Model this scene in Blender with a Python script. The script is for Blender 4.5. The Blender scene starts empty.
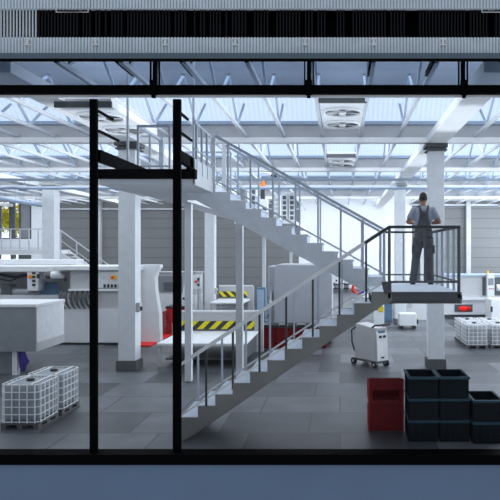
import bpy, bmesh, math, random
from mathutils import Vector, Matrix
random.seed(7)
scene = bpy.context.scene
COL = scene.collection
PI = math.pi
F, CX, CY, CAMZ = 600.0, 340.0, 250.0, 3.05

# ------------------------------------------------------------------ materials
def mat(name, col, rough=0.5, metal=0.0, var=0.06, scale=6.0, bump=0.0, spec=0.5):
    m = bpy.data.materials.new(name); m.use_nodes = True
    nt = m.node_tree; b = nt.nodes['Principled BSDF']
    b.inputs['Roughness'].default_value = rough
    b.inputs['Metallic'].default_value = metal
    b.inputs['Specular IOR Level'].default_value = spec
    tc = nt.nodes.new('ShaderNodeTexCoord')
    n = nt.nodes.new('ShaderNodeTexNoise'); n.inputs['Scale'].default_value = scale; n.inputs['Detail'].default_value = 4
    nt.links.new(tc.outputs['Object'], n.inputs['Vector'])
    r = nt.nodes.new('ShaderNodeValToRGB')
    r.color_ramp.elements[0].position = .3; r.color_ramp.elements[1].position = .7
    r.color_ramp.elements[0].color = [max(0, c*(1-var)) for c in col] + [1]
    r.color_ramp.elements[1].color = [min(1, c*(1+var)) for c in col] + [1]
    nt.links.new(n.outputs['Fac'], r.inputs['Fac'])
    nt.links.new(r.outputs['Color'], b.inputs['Base Color'])
    if bump:
        bp = nt.nodes.new('ShaderNodeBump'); bp.inputs['Strength'].default_value = bump; bp.inputs['Distance'].default_value = .01
        nt.links.new(n.outputs['Fac'], bp.inputs['Height']); nt.links.new(bp.outputs['Normal'], b.inputs['Normal'])
    return m

def emat(name, col, strength):
    m = bpy.data.materials.new(name); m.use_nodes = True
    nt = m.node_tree; b = nt.nodes['Principled BSDF']
    b.inputs['Base Color'].default_value = (*col, 1)
    b.inputs['Emission Color'].default_value = (*col, 1); b.inputs['Emission Strength'].default_value = strength
    return m

def math_node(nt, op, a, b=None):
    n = nt.nodes.new('ShaderNodeMath'); n.operation = op
    for i, v in enumerate((a, b)):
        if v is None: continue
        if isinstance(v, (int, float)): n.inputs[i].default_value = v
        else: nt.links.new(v, n.inputs[i])
    return n.outputs[0]

def stripe_mat(name, c1, c2, axis_expr, period, duty=.5, rough=.5):
    """two-colour stripes in object space; axis_expr gives weights of x,y,z"""
    m = bpy.data.materials.new(name); m.use_nodes = True
    nt = m.node_tree; b = nt.nodes['Principled BSDF']; b.inputs['Roughness'].default_value = rough
    tc = nt.nodes.new('ShaderNodeTexCoord'); sp = nt.nodes.new('ShaderNodeSeparateXYZ')
    nt.links.new(tc.outputs['Object'], sp.inputs[0])
    s = None
    for k, w in enumerate(axis_expr):
        if not w: continue
        t = math_node(nt, 'MULTIPLY', sp.outputs[k], w)
        s = t if s is None else math_node(nt, 'ADD', s, t)
    s = math_node(nt, 'FRACT', math_node(nt, 'DIVIDE', math_node(nt, 'ADD', s, 1000.0), period))
    f = math_node(nt, 'LESS_THAN', s, duty)
    mx = nt.nodes.new('ShaderNodeMix'); mx.data_type = 'RGBA'
    nt.links.new(f, mx.inputs[0]); mx.inputs[6].default_value = (*c1, 1); mx.inputs[7].default_value = (*c2, 1)
    nt.links.new(mx.outputs[2], b.inputs['Base Color'])
    return m

def skylight_mat(name, col, strength):
    m = bpy.data.materials.new(name); m.use_nodes = True
    nt = m.node_tree; b = nt.nodes['Principled BSDF']
    tc = nt.nodes.new('ShaderNodeTexCoord'); w = nt.nodes.new('ShaderNodeTexWave')
    w.wave_type = 'BANDS'; w.bands_direction = 'X'; w.inputs['Scale'].default_value = 2.6
    nt.links.new(tc.outputs['Object'], w.inputs['Vector'])
    r = nt.nodes.new('ShaderNodeValToRGB')
    r.color_ramp.elements[0].color = [c*.80 for c in col] + [1]; r.color_ramp.elements[1].color = [*col, 1]  # darker bands in the glow stand in for shading on the corrugation
    nt.links.new(w.outputs['Fac'], r.inputs['Fac'])
    b.inputs['Base Color'].default_value = (.5, .55, .6, 1)
    nt.links.new(r.outputs['Color'], b.inputs['Emission Color']); b.inputs['Emission Strength'].default_value = strength
    return m

def glass_mat(name, tint, refl=.04, rough=0.0):
    m = bpy.data.materials.new(name); m.use_nodes = True
    nt = m.node_tree; nt.nodes.remove(nt.nodes['Principled BSDF'])
    out = nt.nodes['Material Output']
    t = nt.nodes.new('ShaderNodeBsdfTransparent'); t.inputs[0].default_value = (*tint, 1)
    g = nt.nodes.new('ShaderNodeBsdfGlossy'); g.inputs['Roughness'].default_value = rough
    mx = nt.nodes.new('ShaderNodeMixShader'); mx.inputs[0].default_value = refl
    nt.links.new(t.outputs[0], mx.inputs[1]); nt.links.new(g.outputs[0], mx.inputs[2]); nt.links.new(mx.outputs[0], out.inputs[0])
    return m

def floor_mat():
    m = bpy.data.materials.new('floor_tiles'); m.use_nodes = True
    nt = m.node_tree; b = nt.nodes['Principled BSDF']
    tc = nt.nodes.new('ShaderNodeTexCoord')
    br = nt.nodes.new('ShaderNodeTexBrick')
    br.inputs['Scale'].default_value = 1; br.inputs['Brick Width'].default_value = 1.5; br.inputs['Row Height'].default_value = 1.25
    br.inputs['Mortar Size'].default_value = .014; br.inputs['Color1'].default_value = (.030, .034, .039, 1)
    br.inputs['Color2'].default_value = (.14, .15, .165, 1); br.inputs['Mortar'].default_value = (.028, .03, .034, 1)
    br.offset = .35
    nt.links.new(tc.outputs['Object'], br.inputs['Vector'])
    n = nt.nodes.new('ShaderNodeTexNoise'); n.inputs['Scale'].default_value = 1.6; n.inputs['Detail'].default_value = 8
    nt.links.new(tc.outputs['Object'], n.inputs['Vector'])
    r = nt.nodes.new('ShaderNodeValToRGB')
    r.color_ramp.elements[0].position = .3; r.color_ramp.elements[0].color = (.75, .75, .75, 1)
    r.color_ramp.elements[1].position = .7; r.color_ramp.elements[1].color = (1.15, 1.15, 1.15, 1)
    nt.links.new(n.outputs['Fac'], r.inputs['Fac'])
    mx = nt.nodes.new('ShaderNodeMix'); mx.data_type = 'RGBA'; mx.blend_type = 'MULTIPLY'; mx.inputs[0].default_value = 1
    nt.links.new(br.outputs['Color'], mx.inputs[6]); nt.links.new(r.outputs['Color'], mx.inputs[7])
    nt.links.new(mx.outputs[2], b.inputs['Base Color'])
    b.inputs['Roughness'].default_value = .42; b.inputs['Specular IOR Level'].default_value = .35
    return m

M = dict(
    black=mat('black_steel', (.0018, .0020, .0026), .7, spec=.03),
    fascia=mat('fascia_paint', (.74, .82, .88), .5),
    fasciadark=mat('fascia_dark_fin', (.008, .010, .014), .6, spec=.2),
    recess=mat('recess_black', (.004, .004, .005), .8, spec=.1),
    band=mat('head_band', (.10, .145, .185), .5),
    plinth=mat('plinth_paint', (.135, .21, .33), .6, var=.05, scale=1.2),
    bracket=mat('bracket_steel', (.88, .9, .9), .4),
    white=mat('white_paint', (.75, .77, .79), .55, var=.03),
    column=mat('column_concrete', (.72, .75, .78), .8, var=.05, scale=5, bump=.1),
    base=mat('column_base', (.10, .105, .11), .7),
    beam=mat('beam_white', (.86, .87, .88), .7, var=.05, scale=2),
    beamweb=mat('beam_web', (.47, .48, .50), .7, var=.1, scale=1.2),  # white beam greyed for the shade on its web; trims reuse it
    flange=mat('flange_blue', (.36, .45, .58), .5),
    deck=mat('roof_deck', (.52, .55, .60), .8, var=.1, scale=.7),
    truss=mat('truss_paint', (.56, .59, .63), .5),
    strut=mat('truss_strut', (.42, .50, .60), .5),
    greywall=stripe_mat('panel_wall', (.17, .175, .18), (.115, .12, .125), (0, 0, 1), .62, .09, .7),
    wallwhite=mat('wall_white', (.85, .87, .9), .8, var=.03),
    sidewall=mat('side_wall', (.7, .73, .76), .8),
    stairgrey=mat('stair_grey', (.72, .75, .79), .5, var=.05),
    stairshade=mat('stair_shade', (.19, .185, .175), .55, var=.12, scale=2),  # stair colour darkened for the poorly lit side facing the glass
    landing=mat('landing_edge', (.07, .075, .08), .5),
    tread=mat('tread_light', (.60, .66, .75), .6, var=.03),
    railgrey=mat('rail_grey', (.46, .51, .58), .4, .3),
    railsteel=mat('rail_steel', (.74, .74, .73), .4),
    raildark=mat('rail_dark', (.03, .033, .037), .5),
    railmid=mat('rail_mid', (.085, .092, .10), .5),
    tank=mat('tank_plastic', (.27, .30, .33), .45, var=.08),
    tanklit=mat('tank_plastic_lit', (.40, .42, .45), .45),  # same plastic as the left tanks, paler for the brighter light
    cage=mat('cage_steel', (.92, .93, .94), .45),
    cap=mat('cap_black', (.03, .03, .035), .5),
    pallet=mat('pallet_grey', (.11, .11, .11), .7),
    navy=mat('navy_plastic', (.003, .007, .011), .55, spec=.12),
    navyrim=mat('navy_rim', (.022, .058, .085), .5, spec=.2),
    redbin=mat('red_bin', (.15, .008, .010), .6, spec=.15),
    red=mat('red_paint', (.62, .012, .012), .5),
    redrail=mat('red_rail', (.36, .014, .016), .5),
    redmat=mat('red_mat', (.8, .012, .01), .6),
    machine=mat('machine_white', (.66, .68, .70), .45, var=.03),
    machinewarm=mat('machine_grey', (.50, .50, .51), .5, var=.06, scale=2),
    housing=mat('housing_grey', (.40, .42, .46), .6, var=.04),
    machinedark=mat('machine_dark', (.09, .10, .11), .5),
    steel=mat('bare_steel', (.45, .47, .5), .35, .6),
    window=mat('machine_window', (.22, .24, .26), .15),
    hose=mat('hose_rubber', (.06, .065, .07), .45),
    boxface=mat('box_panel', (.24, .26, .28), .6),
    boxside=mat('box_side', (.70, .72, .74), .6),
    yellow=mat('signal_yellow', (.75, .55, .0), .5),
    orange=mat('signal_orange', (.9, .25, .04), .5),
    ered=mat('signal_red', (.8, .03, .02), .4),
    purple=mat('violet_cloth', (.045, .03, .22), .8, var=.3, scale=12, bump=.4),
    blue=mat('blue_paint', (.10, .19, .30), .5),
    rubber=mat('wheel_rubber', (.015, .015, .017), .6),
    skin=mat('skin', (.36, .19, .13), .6, var=.05),
    shirt=mat('shirt_cloth', (.33, .37, .44), .9, var=.08, scale=15),
    overall=mat('overall_cloth', (.10, .098, .11), .9, var=.25, scale=9, bump=.3),
    hair=mat('hair', (.035, .028, .024), .8, var=.3, scale=40),
    shoe=mat('shoe_leather', (.02, .02, .022), .6),
    bark=mat('bark', (.12, .09, .06), .9),
    leaf=mat('palm_leaf', (.95, .70, .04), .6, var=.4, scale=3),
    leafgreen=mat('tree_leaf', (.30, .42, .16), .7, var=.4, scale=3),
    ground=mat('yard_ground', (.3, .3, .28), .9),
    hazard=stripe_mat('hazard_stripes', (.03, .032, .036), (.80, .70, .0), (1, 0, -1), .36),
    hazardfar=stripe_mat('hazard_stripes_small', (.03, .032, .036), (.85, .72, .0), (1, 0, 1), .34),
    glass=glass_mat('clear_glass', (.97, .985, 1.0), .003),
    glassblue=glass_mat('clerestory_glass', (.60, .66, .74), .03),
    floor=floor_mat(),
)

# ------------------------------------------------------------------ mesh builder
class MB:
    def __init__(s): s.bm = bmesh.new()
    def _hull(s, vs, faces):
        bv = [s.bm.verts.new(v) for v in vs]
        for f in faces: s.bm.faces.new([bv[i] for i in f])
        return bv
    def box(s, x0, x1, y0, y1, z0, z1):
        if x0 > x1: x0, x1 = x1, x0
        if y0 > y1: y0, y1 = y1, y0
        if z0 > z1: z0, z1 = z1, z0
        s._hull([(x0,y0,z0),(x1,y0,z0),(x1,y1,z0),(x0,y1,z0),(x0,y0,z1),(x1,y0,z1),(x1,y1,z1),(x0,y1,z1)],
                [(0,3,2,1),(4,5,6,7),(0,1,5,4),(1,2,6,5),(2,3,7,6),(3,0,4,7)])
        return s
    def bar(s, a, b, w, h=None, up=(0,0,1)):
        """rectangular bar from a to b"""
        a, b = Vector(a), Vector(b); h = w if h is None else h
        d = (b-a).normalized(); u = Vector(up)
        if abs(d.dot(u)) > .98: u = Vector((0,1,0))
        r = d.cross(u).normalized(); u = r.cross(d).normalized()
        vs = []
        for p in (a, b):
            for i, j in ((-1,-1),(1,-1),(1,1),(-1,1)): vs.append(p + r*(i*w/2) + u*(j*h/2))
        s._hull(vs, [(0,1,2,3),(7,6,5,4),(0,4,5,1),(1,5,6,2),(2,6,7,3),(3,7,4,0)]); return s
    def tube(s, pts, r, n=8):
        pts = [Vector(p) for p in pts]
        rs = r if isinstance(r, (list, tuple)) else [r]*len(pts)
        rings = []; prev = None
        for i, p in enumerate(pts):
            d = (pts[min(i+1, len(pts)-1)] - pts[max(i-1, 0)]).normalized()
            if prev is None:
                u = Vector((0,0,1)) if abs(d.z) < .9 else Vector((1,0,0))
            else: u = prev
            u = (u - d*u.dot(d)).normalized(); prev = u; v = d.cross(u)
            rings.append([s.bm.verts.new(p + (u*math.cos(t)+v*math.sin(t))*rs[i]) for t in [2*PI*k/n for k in range(n)]])
        for a, b in zip(rings, rings[1:]):
            for k in range(n): s.bm.faces.new((a[k], a[(k+1)%n], b[(k+1)%n], b[k]))
        s.bm.faces.new(rings[0][::-1]); s.bm.faces.new(rings[-1]); return s
    def prism(s, poly, axis, a, b):
        """poly in the two other axes (in x,y,z order), extruded along axis from a to b"""
        def mk(p, t):
            q = list(p); q.insert(axis, t); return q
        n = len(poly)
        v0 = [s.bm.verts.new(mk(p, a)) for p in poly]; v1 = [s.bm.verts.new(mk(p, b)) for p in poly]
        s.bm.faces.new(v0); s.bm.faces.new(v1[::-1])
        for i in range(n): s.bm.faces.new((v0[i], v1[i], v1[(i+1)%n], v0[(i+1)%n]))
        return s
    def ell(s, c, r, seg=16, ring=10, rot=None):
        mtx = Matrix.Translation(c) @ (rot.to_4x4() if rot else Matrix.Identity(4)) @ Matrix.Diagonal((*r, 1))
        bmesh.ops.create_uvsphere(s.bm, u_segments=seg, v_segments=ring, radius=1, matrix=mtx); return s
    def rings(s, secs, n=20):
        """stack of horizontal ellipses: (x, y, z, rx, ry)"""
        R = [[s.bm.verts.new((x+rx*math.cos(t), y+ry*math.sin(t), z)) for t in [2*PI*k/n for k in range(n)]] for x,y,z,rx,ry in secs]
        for a, b in zip(R, R[1:]):
            for k in range(n): s.bm.faces.new((a[k], a[(k+1)%n], b[(k+1)%n], b[k]))
        s.bm.faces.new(R[0][::-1]); s.bm.faces.new(R[-1]); return s
    def build(s, name, m, parent=None, world=True, bevel=0, smooth=True, remesh=0, ms=None):
        bmesh.ops.recalc_face_normals(s.bm, faces=s.bm.faces[:])
        if parent is not None and world:
            off = Vector((0,0,0)); p = parent
            while p is not None: off += p.location; p = p.parent
            bmesh.ops.translate(s.bm, verts=s.bm.verts[:], vec=-off)
        me = bpy.data.meshes.new(name); s.bm.to_mesh(me); s.bm.free()
        o = bpy.data.objects.new(name, me); COL.objects.link(o)
        if remesh:
            md = o.modifiers.new('r', 'REMESH'); md.mode = 'VOXEL'; md.voxel_size = remesh
            sm = o.modifiers.new('s', 'SMOOTH'); sm.factor = .5; sm.iterations = 4
            dg = bpy.context.evaluated_depsgraph_get()
            new = bpy.data.meshes.new_from_object(o.evaluated_get(dg)); o.modifiers.clear(); o.data = new; new.name = name; me = new
        me.materials.clear()
        for x in (m if isinstance(m, list) else [m]): me.materials.append(M[x] if isinstance(x, str) else x)
        if smooth:
            me.polygons.foreach_set('use_smooth', [True]*len(me.polygons)); me.set_sharp_from_angle(angle=math.radians(38))
        if bevel:
            b = o.modifiers.new('bevel', 'BEVEL'); b.width = bevel; b.segments = 3; b.limit_method = 'ANGLE'
        if parent is not None: o.parent = parent
        return o

def empty(name, loc, label=None, cat=None, group=None, kind=None):
    o = bpy.data.objects.new(name, None); COL.objects.link(o); o.location = loc; o.empty_display_size = .2
    tag(o, label, cat, group, kind); return o
def tag(o, label=None, cat=None, group=None, kind=None):
    if label: o['label'] = label
    if cat: o['category'] = cat
    if group: o['group'] = group
    if kind: o['kind'] = kind
    return o
def struct(o): o['kind'] = 'structure'; return o
def copy_tree(o, parent=None):
    c = o.copy(); COL.objects.link(c)
    if parent is not None: c.parent = parent
    for ch in list(o.children): copy_tree(ch, c)
    return c
def bx(name, m, x0, x1, y0, y1, z0, z1, parent=None, bevel=0, world=True):
    return MB().box(x0, x1, y0, y1, z0, z1).build(name, m, parent, world, bevel)

# ================================================================== SETTING
XL, XR, YB = -22.5, 12.0, 38.0
YF = 9.1                                   # facade glass plane
struct(bx('floor', 'floor', XL, XR, 9.2, YB, -.2, 0))
struct(bx('trim_1', 'black', -9.5, 6.5, 8.94, 9.2, -.155, .0))           # black slab edge and sill under the glass
struct(bx('wall_front', 'plinth', -9.5, 6.5, 8.99, 9.19, -2.2, -.155))
struct(bx('wall_left', 'sidewall', XL-.2, XL, 9.2, YB, 0, 7.2))
# right wall with a row of tall windows
w = MB()
yy = [9.2, 12.5, 17.5, 19.5, 24.5, 26.5, 31.5, 33, 37, YB]
for i in range(0, len(yy)-1, 2): w.box(XR, XR+.2, yy[i], yy[i+1], 0, 7.2)
for i in range(1, len(yy)-1, 2):
    w.box(XR, XR+.2, yy[i], yy[i+1], 0, 1.4); w.box(XR, XR+.2, yy[i], yy[i+1], 5.6, 7.2)
struct(w.build('wall_right', 'sidewall'))
for i in range(1, len(yy)-1, 2):
    wr = struct(empty('window_%d' % (3+i//2), (XR+.1, (yy[i]+yy[i+1])/2, 1.4)))
    f = MB()
    for k in range(4):
        y = yy[i] + .05 + (yy[i+1]-yy[i]-.1)*k/3
        f.box(XR+.05, XR+.15, y-.05, y+.05, 1.4, 5.6)
    f.box(XR+.05, XR+.15, yy[i]+.1, yy[i+1]-.1, 3.45, 3.55)
    f.build('window_frame', 'raildark', wr)
    bx('window_pane', 'glass', XR+.09, XR+.11, yy[i]+.1, yy[i+1]-.1, 1.4, 5.6, wr)

# back wall: grey panel fields and a white field, with the left window opening
WX0, WX1, WZ0, WZ1 = -21.6, -19.55, 3.75, 6.2       # mezzanine window
LZ0, LZ1 = 2.34, 2.74                               # low window under the mezzanine
b = MB()
b.box(XL, WX0, YB, YB+.3, 0, 7.2); b.box(WX0, WX1, YB, YB+.3, 0, LZ0); b.box(WX0, WX1, YB, YB+.3, LZ1, WZ0); b.box(WX0, WX1, YB, YB+.3, WZ1, 7.2)
b.box(WX1, -17.8, YB, YB+.3, 0, 7.2)
struct(b.build('wall_back_white', 'wallwhite'))
struct(bx('wall_back_left', 'greywall', -17.8, -2.6, YB, YB+.3, 0, 7.2))
struct(bx('wall_back_middle', 'wallwhite', -2.6, 4.55, YB, YB+.3, 0, 7.2))
struct(bx('wall_back_right', 'greywall', 4.55, XR+.2, YB, YB+.3, 0, 7.2))
t = MB()
t.box(-17.8, -2.6, YB-.06, YB, 6.15, 6.5); t.box(4.55, XR, YB-.06, YB, 6.15, 6.5)
struct(t.build('trim_2', 'beamweb'))
t = MB()
t.box(4.55, XR, YB-.12, YB, 5.85, 5.95); t.box(-17.8, -2.6, YB-.12, YB, 5.6, 5.68)
struct(t.build('trim_3', 'truss'))
for x in (8.1, 5.2, -15.2, -10.3):
    struct(bx('pilaster', 'beamweb', x-.14, x+.14, YB-.25, YB, 0, 7.0))
w1 = struct(empty('window_1', (WX0, YB, WZ0)))
f = MB()
f.box(WX0, WX1, YB+.05, YB+.15, WZ0, WZ0+.08); f.box(WX0, WX1, YB+.05, YB+.15, WZ1-.08, WZ1)
for x0, x1 in ((WX0, WX0+.1), (-20.98, -20.62), (-20.36, -20.25), (WX1-.12, WX1)): f.box(x0, x1, YB+.04, YB+.16, WZ0, WZ1)
f.build('window_frame', 'machinedark', w1)
bx('window_pane', 'glass', WX0+.1, -20.25, YB+.09, YB+.11, WZ0+.08, WZ1-.08, w1)
bx('blind_panel', 'boxface', -20.25, WX1-.12, YB+.07, YB+.12, WZ0+.08, WZ1-.08, w1)
w2 = struct(empty('window_2', (WX0, YB, LZ0)))
f = MB()
for x0, x1 in ((WX0, WX0+.08), (-20.9, -20.7), (-20.4, -19.6)): f.box(x0, x1, YB+.04, YB+.16, LZ0, LZ1)
f.build('window_frame', 'machinedark', w2)
bx('window_pane', 'glass', WX0+.08, WX1, YB+.17, YB+.19, LZ0, LZ1, w2)
struct(bx('ground', 'ground', -60, 60, YB+.3, 70, -.3, -.05))

# ------------------------------------------------------------------ roof
struct(bx('ceiling', 'deck', XL-.2, XR+.2, 9.2, YB+.3, 6.85, 7.1))
BY = [15.4, 21.0, 26.6, 32.2]
SKY = skylight_mat('skylight_sheet', (.58, .70, .92), .9)
for k, y in enumerate(BY):
    r = struct(empty('cross_beam', (0, y, 5.79)))
    bx('bottom_flange', 'beam', XL, XR, y-.12, y+.12, 5.79, 5.92, r)
    bx('web', 'beamweb', XL, XR, y+.02, y+.08, 5.92, 6.26, r)
    bx('top_flange', 'flange', XL, XR, y-.10, y+.10, 6.26, 6.34, r)
    s = MB()
    s.prism([(y+.02, 6.34), (y+.06, 6.34), (y-.46, 6.85), (y-.50, 6.85)], 0, XL, XR)
    struct(s.build('skylight_window', SKY))
# trusses: bottom chord along the hall and a zigzag web
def truss_mesh():
    c = MB(); c.box(-.035, .035, 9.25, YB-.05, 5.93, 6.01); return c
first = None
colx = (2.47, -5.33, -13.13, -20.93, 10.27)
x = -21.9
tx = [2.47 - .975*k for k in range(1, 26)] + [2.47 + .975*k for k in range(1, 10)]
for i, x in enumerate(tx):
    if min(abs(x-c) for c in colx) < .3: continue
    if first is None:
        r = struct(empty('roof_truss', (x, 0, 0)))
        truss_mesh().build('chord', 'truss', r, False)
        z = MB(); y = 9.6; up = False
        while y < YB-1.3:
            z.bar((0, y, 6.82 if up else 6.0), (0, y+1.12, 6.0 if up else 6.82), .045); y += 1.12; up = not up
        z.build('zigzag_web', 'strut', r, False)
        first = r
    else:
        r = copy_tree(first); r.location = (x, 0, 0)
for x in colx:
    struct(bx('main_beam', 'beam', x-.25, x+.25, 9.25, YB-.02, 5.785, 5.97))

# columns
def column(x, y, w=.43, handle=None):
    r = struct(empty('column', (x, y, 0)))
    bx('shaft', 'column', x-w/2, x+w/2, y-w/2, y+w/2, .22, 5.6, r, .012)
    bx('plinth', 'base', x-w/2-.045, x+w/2+.045, y-w/2-.045, y+w/2+.045, 0, .25, r, .01)
    c = MB(); c.box(x-w/2-.06, x+w/2+.06, y-w/2-.06, y+w/2+.06, 5.60, 5.64); c.box(x-w/2-.02, x+w/2+.02, y-w/2-.02, y+w/2+.02, 5.64, 5.69)
    c.box(x-w/2-.08, x+w/2+.08, y-w/2-.08, y+w/2+.08, 5.69, 5.78)
    c.build('capital_plate', 'machinewarm' if y > 20 else 'base', r)
    return r
column(2.48, 15.6, .40); column(-5.40, 15.4)
column(2.47, 24.7); column(-5.33, 24.7, .4); column(-11.9, 24.7, .5); column(10.27, 15.6); column(10.27, 24.7); column(-13.13, 15.6)

# pipes hung under the roof
def pipe(name, y, z, r, m, label):
    rt = empty(name, (0, y, z), label, 'pipe')
    MB().tube([(XL+.02, y, z), (XR-.02, y, z)], r, 10).build('pipe_run', m, rt)
    for k in range(9):
        x = -20 + 3.7*k
        h = MB(); h.tube([(x, y, z), (x, y, 6.85)], .02, 6); h.tube([(x-.09, y, z), (x+.09, y, z)], r*1.5, 10); h.build('hanger', 'strut', rt)
pipe('ceiling_pipe', 21.6, 5.58, .05, 'strut', 'grey pipe crossing under the roof, upper and nearer of the pair')
pipe('ceiling_pipe', 24.0, 5.53, .06, 'flange', 'blue grey pipe crossing under the roof, lower and farther of the pair')

# ================================================================== FACADE
ftop = 7.4
fa = struct(empty('wall_fascia', (0, 8.95, 6.04)))
p = MB(); pitch = .0478; xx = -6.6
while xx < 3.6:
    p.prism([(xx, 9.02), (xx+.006, 8.985), (xx+.032, 8.985), (xx+.038, 9.02)], 2, 5.96, 6.235)
    p.prism([(xx, 9.02), (xx+.006, 8.985), (xx+.032, 8.985), (xx+.038, 9.02)], 2, 6.665, ftop)
    xx += pitch
p.box(-6.6, 3.6, 9.02, 9.06, 5.96, 6.235); p.box(-6.6, 3.6, 9.02, 9.06, 6.665, ftop)
p.build('corrugated_sheet', 'fascia', fa)
bx('recess_back', 'recess', -6.6, 3.6, 9.45, 9.50, 6.1, 6.9, fa)
p = MB(); p.box(-6.6, 3.6, 9.06, 9.45, 6.19, 6.235); p.box(-6.6, 3.6, 9.06, 9.45, 6.665, 6.71); p.build('recess_lining', 'recess', fa)
xx = -6.6; k = 0
lf, df = MB(), MB()
while xx < 3.6:
    tgt = lf if xx < -4.55 else df
    if tgt is lf or random.random() < .72:
        tgt.box(xx+.004, xx+.021, 9.03, 9.055 if tgt is lf else 9.10, 6.235, 6.665)
    xx += pitch
lf.build('light_fin', 'fascia', fa); df.build('dark_fin', 'fasciadark', fa)
struct(bx('trim_4', 'band', -7.5, 4.5, 8.86, 8.96, 5.878, 5.96))            # blue grey band under the fascia
struct(bx('trim_5', 'black', -7.5, 4.5, 8.86, 8.93, 5.85, 5.878))
for i, px in enumerate((27, 95, 165, 235, 305, 374, 443)):
    X = (px-CX)*8.95/F
    c = MB()
    c.box(X-.040, X+.040, 8.94, 8.985, 6.195, 6.210); c.box(X-.014, X+.014, 8.95, 8.985, 6.12, 6.195); c.box(X-.040, X+.040, 8.94, 8.985, 6.105, 6.12)
    nm = ['leftmost of the seven', 'second from the left of the seven', 'third from the left of the seven', 'middle one of the seven', 'third from the right of the seven', 'second from the right of the seven', 'rightmost of the seven'][i]
    tag(c.build('fascia_clip', 'bracket'), 'small pale I shaped clip on corrugated fascia, ' + nm, 'clip', 'clips along the fascia')
def uframe(px0, px1, where):
    x0, x1 = (px0-CX)*8.95/F, (px1-CX)*8.95/F
    z = CAMZ + (250-12)*8.95/F
    u = MB(); u.tube([(x0, 8.955, z+.5), (x0, 8.955, z), (x1, 8.955, z), (x1, 8.955, z+.5)], .008, 6)
    tag(u.build('wire_bracket', 'bracket'), 'thin pale U shaped wire bracket on the fascia, ' + where, 'bracket', 'wire brackets on the fascia')
uframe(56, 88, 'at the left end'); uframe(482, 520, 'at the right end')

# glazing: frame and panes
gl = struct(empty('window_front', (-2.0, YF, 0)))
bx('transom', 'black', -7.5, 4.5, 9.02, 9.10, 5.402, 5.532, gl)
bx('head_strip', 'beam', -7.5, 4.5, 9.14, 9.20, 5.383, 5.45, gl)
for px in (93.5, 176.8):
    x0, x1 = (px-4.2-CX)*9.05/F, (px+4.9-CX)*9.12/F
    bx('mullion', 'black', x0, x1, 9.05, 9.12, 0.0, 5.33, gl, .006)
for px in (155, 309, 463):
    X = (px-CX)*9.1/F
    c = MB(); c.box(X-.03, X+.03, 9.08, 9.14, 5.53, 5.92); c.box(X-.075, X-.055, 9.08, 9.12, 5.53, 5.92); c.box(X+.055, X+.075, 9.08, 9.12, 5.53, 5.92)
    c.box(X-.05, X+.05, 8.99, 9.06, 5.385, 5.60); c.box(X-.025, X+.025, 9.0, 9.06, 5.34, 5.385)
    c.build('clamp_post', 'black', gl)
for i, px in enumerate((57, 118, 182, 247, 371, 433, 500)):          # outrigger stubs carrying the roof edge
    X = (px-CX)*9.3/F
    MB().bar((X, 9.24, 5.98), (X, 10.0, 5.98), .05, .08).build('outrigger', 'black', gl)
bx('clerestory_pane', 'glassblue', -7.5, 4.5, 9.10, 9.112, 5.535, 5.90, gl)
bx('main_pane', 'glass', -7.5, 4.5, 9.124, 9.136, .0, 5.385, gl)

# ================================================================== STAIRCASE
st = empty('staircase', (-.5, 10.9, 0), 'grey steel two flight staircase with railed landing behind the glass', 'staircase')
R1, N1, RUN1, XA, Y1a, Y1b = .183, 13, .278, .506, 9.6, 10.7
LZ = R1*N1                                                        # landing level 2.379
def riser1(i): return XA - (N1-i)*RUN1 if i > 1 else XA - (N1-2)*RUN1 - .10
for ys in (Y1a, Y1b-.05):
    poly = []
    for i in range(2, N1+1):
        X = riser1(i); poly.append((X, (i-1)*R1)); poly.append((X, i*R1))
    poly = [(riser1(1), 0.0), (riser1(1), R1)] + poly
    poly += [(riser1(13)+.33, LZ), (riser1(13)+.33, LZ-.20)]
    sl = R1/RUN1
    # lower edge
    poly += [(riser1(13)+.2, LZ-.20), (riser1(1)+.16, 0.0)]
    MB().prism(poly, 1, ys, ys+.05).build('stringer', 'stairshade', st)
for i in range(1, N1):
    X0, X1 = riser1(i), riser1(i+1); z = i*R1
    c = MB(); c.box(X0-.02, X1, Y1a+.05, Y1b-.05, z-.03, z-.002); c.box(X0-.0, X0+.015, Y1a+.05, Y1b-.05, z-R1+.003, z-.03)
    c.build('tread', 'tread', st)
# soffit sheet under the lower flight
c = MB()
c.prism([(riser1(1)+.20, .03), (riser1(13)+.2, LZ-.2+.03), (riser1(13)+.2, LZ-.2), (riser1(1)+.20, 0)], 1, Y1a+.05, Y1b-.05)
c.build('soffit', 'stairshade', st)
# landing
XN, Y2a, Y2b = 1.925, 11.36, 12.46
c = MB(); c.box(XA, XN, Y1a+.04, Y2a, LZ-.06, LZ); c.box(.83, XN, Y2a, Y2b, LZ-.06, LZ); c.build('landing_deck', 'tread', st)
c = MB()
c.box(.838, XN, Y1a, Y1a+.05, LZ-.18, LZ); c.box(.80, XN+.02, Y1a-.02, Y1a-.001, LZ-.185, LZ-.155); c.box(.80, XN+.02, Y1a-.02, Y1a-.001, LZ-.03, LZ)
c.prism([(.70, LZ-.02), (.82, LZ-.02), (.82, LZ+.165), (.66, LZ+.165)], 1, Y1a-.03, Y1a-.021)
c.box(XN-.05, XN, Y1a+.05, Y2b, LZ-.18, LZ-.06); c.box(XN, XN+.03, Y1a, Y1a+.2, LZ-.14, LZ-.04)
c.box(.83, XN-.05, Y2b-.05, Y2b, LZ-.18, LZ-.06); c.box(.79, .83, Y2a, Y2b, LZ-.18, LZ-.06)
c.build('landing_edge_beam', 'landing', st)
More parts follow.
